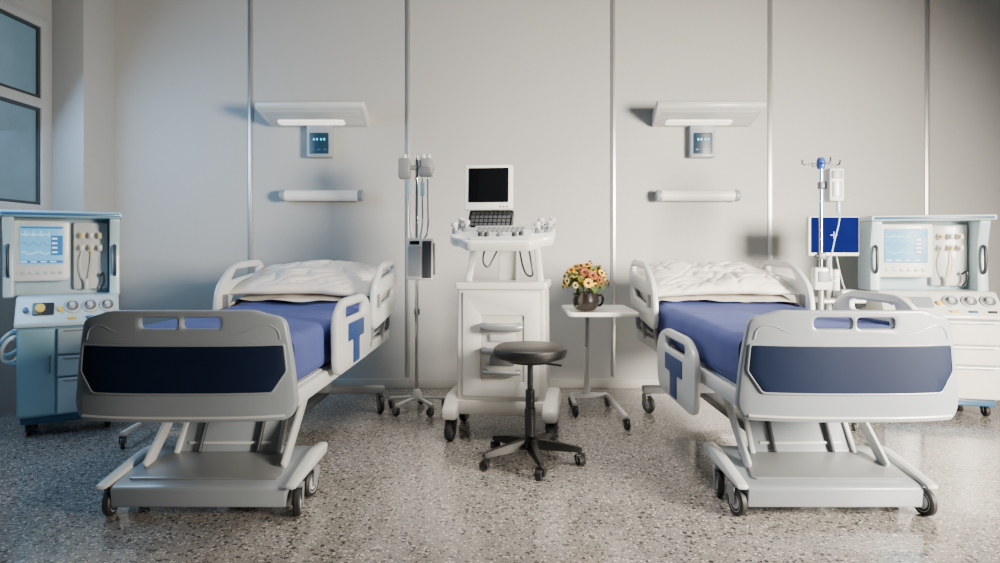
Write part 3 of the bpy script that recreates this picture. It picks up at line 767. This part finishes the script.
    MB().tube([(.125, .06, 1.16), (.11, .045, 1.09), (.12, .04, 1.02), (.145, .045, .95)], .0045, 8, smooth=2).build('blood_line', M['white'], t)
    MB().tube([(.19, .06, 1.16), (.20, .045, 1.09), (.19, .04, 1.02), (.175, .045, .95)], .0045, 8, smooth=2).build('blood_line', M['paleyellow'], t)
    MB().cyl((.16, .05, .90), (.16, .05, .975), .02, seg=18, b=.006).build('filter', M['offwhite'], t)
    MB().tube([(.26, .04, .99), (.285, .01, 1.02), (.29, .02, .95), (.26, .03, .90)], .008, 8, smooth=2).build('dark_line', M['black'], t)
    hose = [[(0, -.14, .655), (-.05, -.20, .66), (-.12, -.20, .60), (-.10, -.15, .50), (-.03, -.12, .52), (0, -.10, .56)],
            [(0, -.20, .62), (-.04, -.26, .63), (-.10, -.25, .56), (-.11, -.18, .47), (-.04, -.14, .46), (0, -.12, .50)],
            [(0, -.06, .60), (-.06, -.10, .62), (-.13, -.12, .55), (-.08, -.10, .44), (0, -.08, .44)]]
    for i, hp in enumerate(hose):
        MB().tube([(lx0 + .005 + x, y, z) for x, y, z in hp], .010, 8, smooth=3).build('side_hose', M[('clearblue', 'white', 'clearblue')[i]], t)
        MB().cyl((lx0 - .03, hp[0][1] - .03, hp[0][2] + .003), (lx0 + .0, hp[0][1], hp[0][2]), .016, seg=12, b=.003).build('hose_coupling', M['white'], t)
    return t
dialysis('aqua blue dialysis machine with lit screen under the window, left of the left bed', (-2.98, 4.36, 0), R(32), 'aqua', 'paleaqua', .80, -.29, -.03)
dialysis('pale white dialysis machine with lit screen at the right edge, behind the right bed', (3.11, 4.84, 0), R(-13), 'icewhite', 'white', .97, -.38, -.12)

# ------------------------------------------------------------------ wall fittings
def overbed_lamp(label, x):
    t = thing('examination_lamp', label, 'wall lamp', (x, WY, 2.26), 0, 'overbed wall lamps')
    # flared wedge canopy: deep at the wall, thinner and wider towards the front
    def sec(hw, y, zb, zt, r=.014):
        return [(p.x, y, p.y) for p in rrect(-hw, hw, zb, zt, r, 4)]
    sh = MB().loft([sec(.405, -.001, -.050, .070), sec(.412, -.06, -.046, .076), sec(.428, -.20, -.004, .092), sec(.438, -.305, .034, .102), sec(.436, -.325, .046, .098, .01), sec(.428, -.335, .058, .090, .008)]).build('lamp_shade', M['shell_light'], t, 50)
    LM = frame((1, 0, 0), (0, -.24, .078), (0, -.06, -.046))
    MB().plate(rrect(-.385, .385, .01, .24, .03), [], .006, LM, .002).build('underside', M['shell_light'], sh)
    MB().plate(rrect(-.32, .23, .02, .10, .03), [], .010, LM @ Matrix.Translation((0, 0, .005)), .003).build('diffuser', M['glow'], sh)
    c = MB().plate(rrect(-.10, .11, -.315, -.025, .014), [], .075, FR((0, -.0385, 0)), .010).build('control_box', M['shell'], t)
    MB().plate(rrect(-.075, .085, -.285, -.11, .008), [], .008, FR((0, -.077, 0)), .003).build('screen', M['dispblue'], c)
    for i in range(4): MB().box((-.036 + i * .026 + (.008 if i > 1 else 0), -.082, -.165), (.014, .003, .018), 0).build('readout', M['cyan'], c)
    for i in range(3): MB().box((-.045 + i * .05, -.082, -.25), (.024, .003, .010), 0).build('button', M['aquadark'], c)
overbed_lamp('slanted pale wall lamp with control box above the left bed', -1.585)
overbed_lamp('slanted pale wall lamp with control box above the right bed', 1.625)
def light_bar(label, x):
    t = thing('light_bar', label, 'wall light', (x, WY, 1.625), 0, 'tubular wall lights')
    MB().box((0, -.02, 0), (.50, .04, .06), .01).build('wall_bracket', M['shell'], t)
    MB().cyl((-.31, -.075, 0), (.31, -.075, 0), .045, seg=24).build('tube', M['tubew'], t)
    for sx in (-1, 1): MB().cyl((sx * .30, -.075, 0), (sx * .35, -.075, 0), .049, seg=24, b=.012).build('end_cap', M['shell'], t)
light_bar('white tubular wall light over the left bed, under the slanted lamp', -1.555)
light_bar('white tubular wall light over the right bed, under the slanted lamp', 1.585)

# ------------------------------------------------------------------ light
def area_light(name, loc, target, size, power, c, sy=None, spread=180):
    l = bpy.data.lights.new(name, 'AREA'); l.energy = power; l.color = [x for x in lin(c)]; l.size = size
    l.spread = R(spread)
    if sy: l.shape = 'RECTANGLE'; l.size_y = sy
    o = bpy.data.objects.new(name, l); COL.objects.link(o); o.location = loc
    o.rotation_euler = (Vector(target) - Vector(loc)).to_track_quat('-Z', 'Y').to_euler()
    return o
area_light('key_light', (4.0, .6, 1.7), (.75, 5.4, .45), 1.3, 330, (255, 241, 222), spread=84)
area_light('overhead_fill', (.3, 3.3, 3.5), (.3, 3.5, 0), 1.0, 40, (255, 246, 234), spread=100)  # unseen soft fill from above; no ceiling fitting is built
area_light('window_light', (XL + .12, 3.9, 2.1), (-.5, 4.3, .4), 1.7, 74, (162, 206, 246), 1.2)
w = bpy.data.worlds.new('world'); S.world = w; w.use_nodes = True
bg = w.node_tree.nodes['Background']; bg.inputs[0].default_value = lin((208, 216, 226)) + [1]; bg.inputs[1].default_value = .10
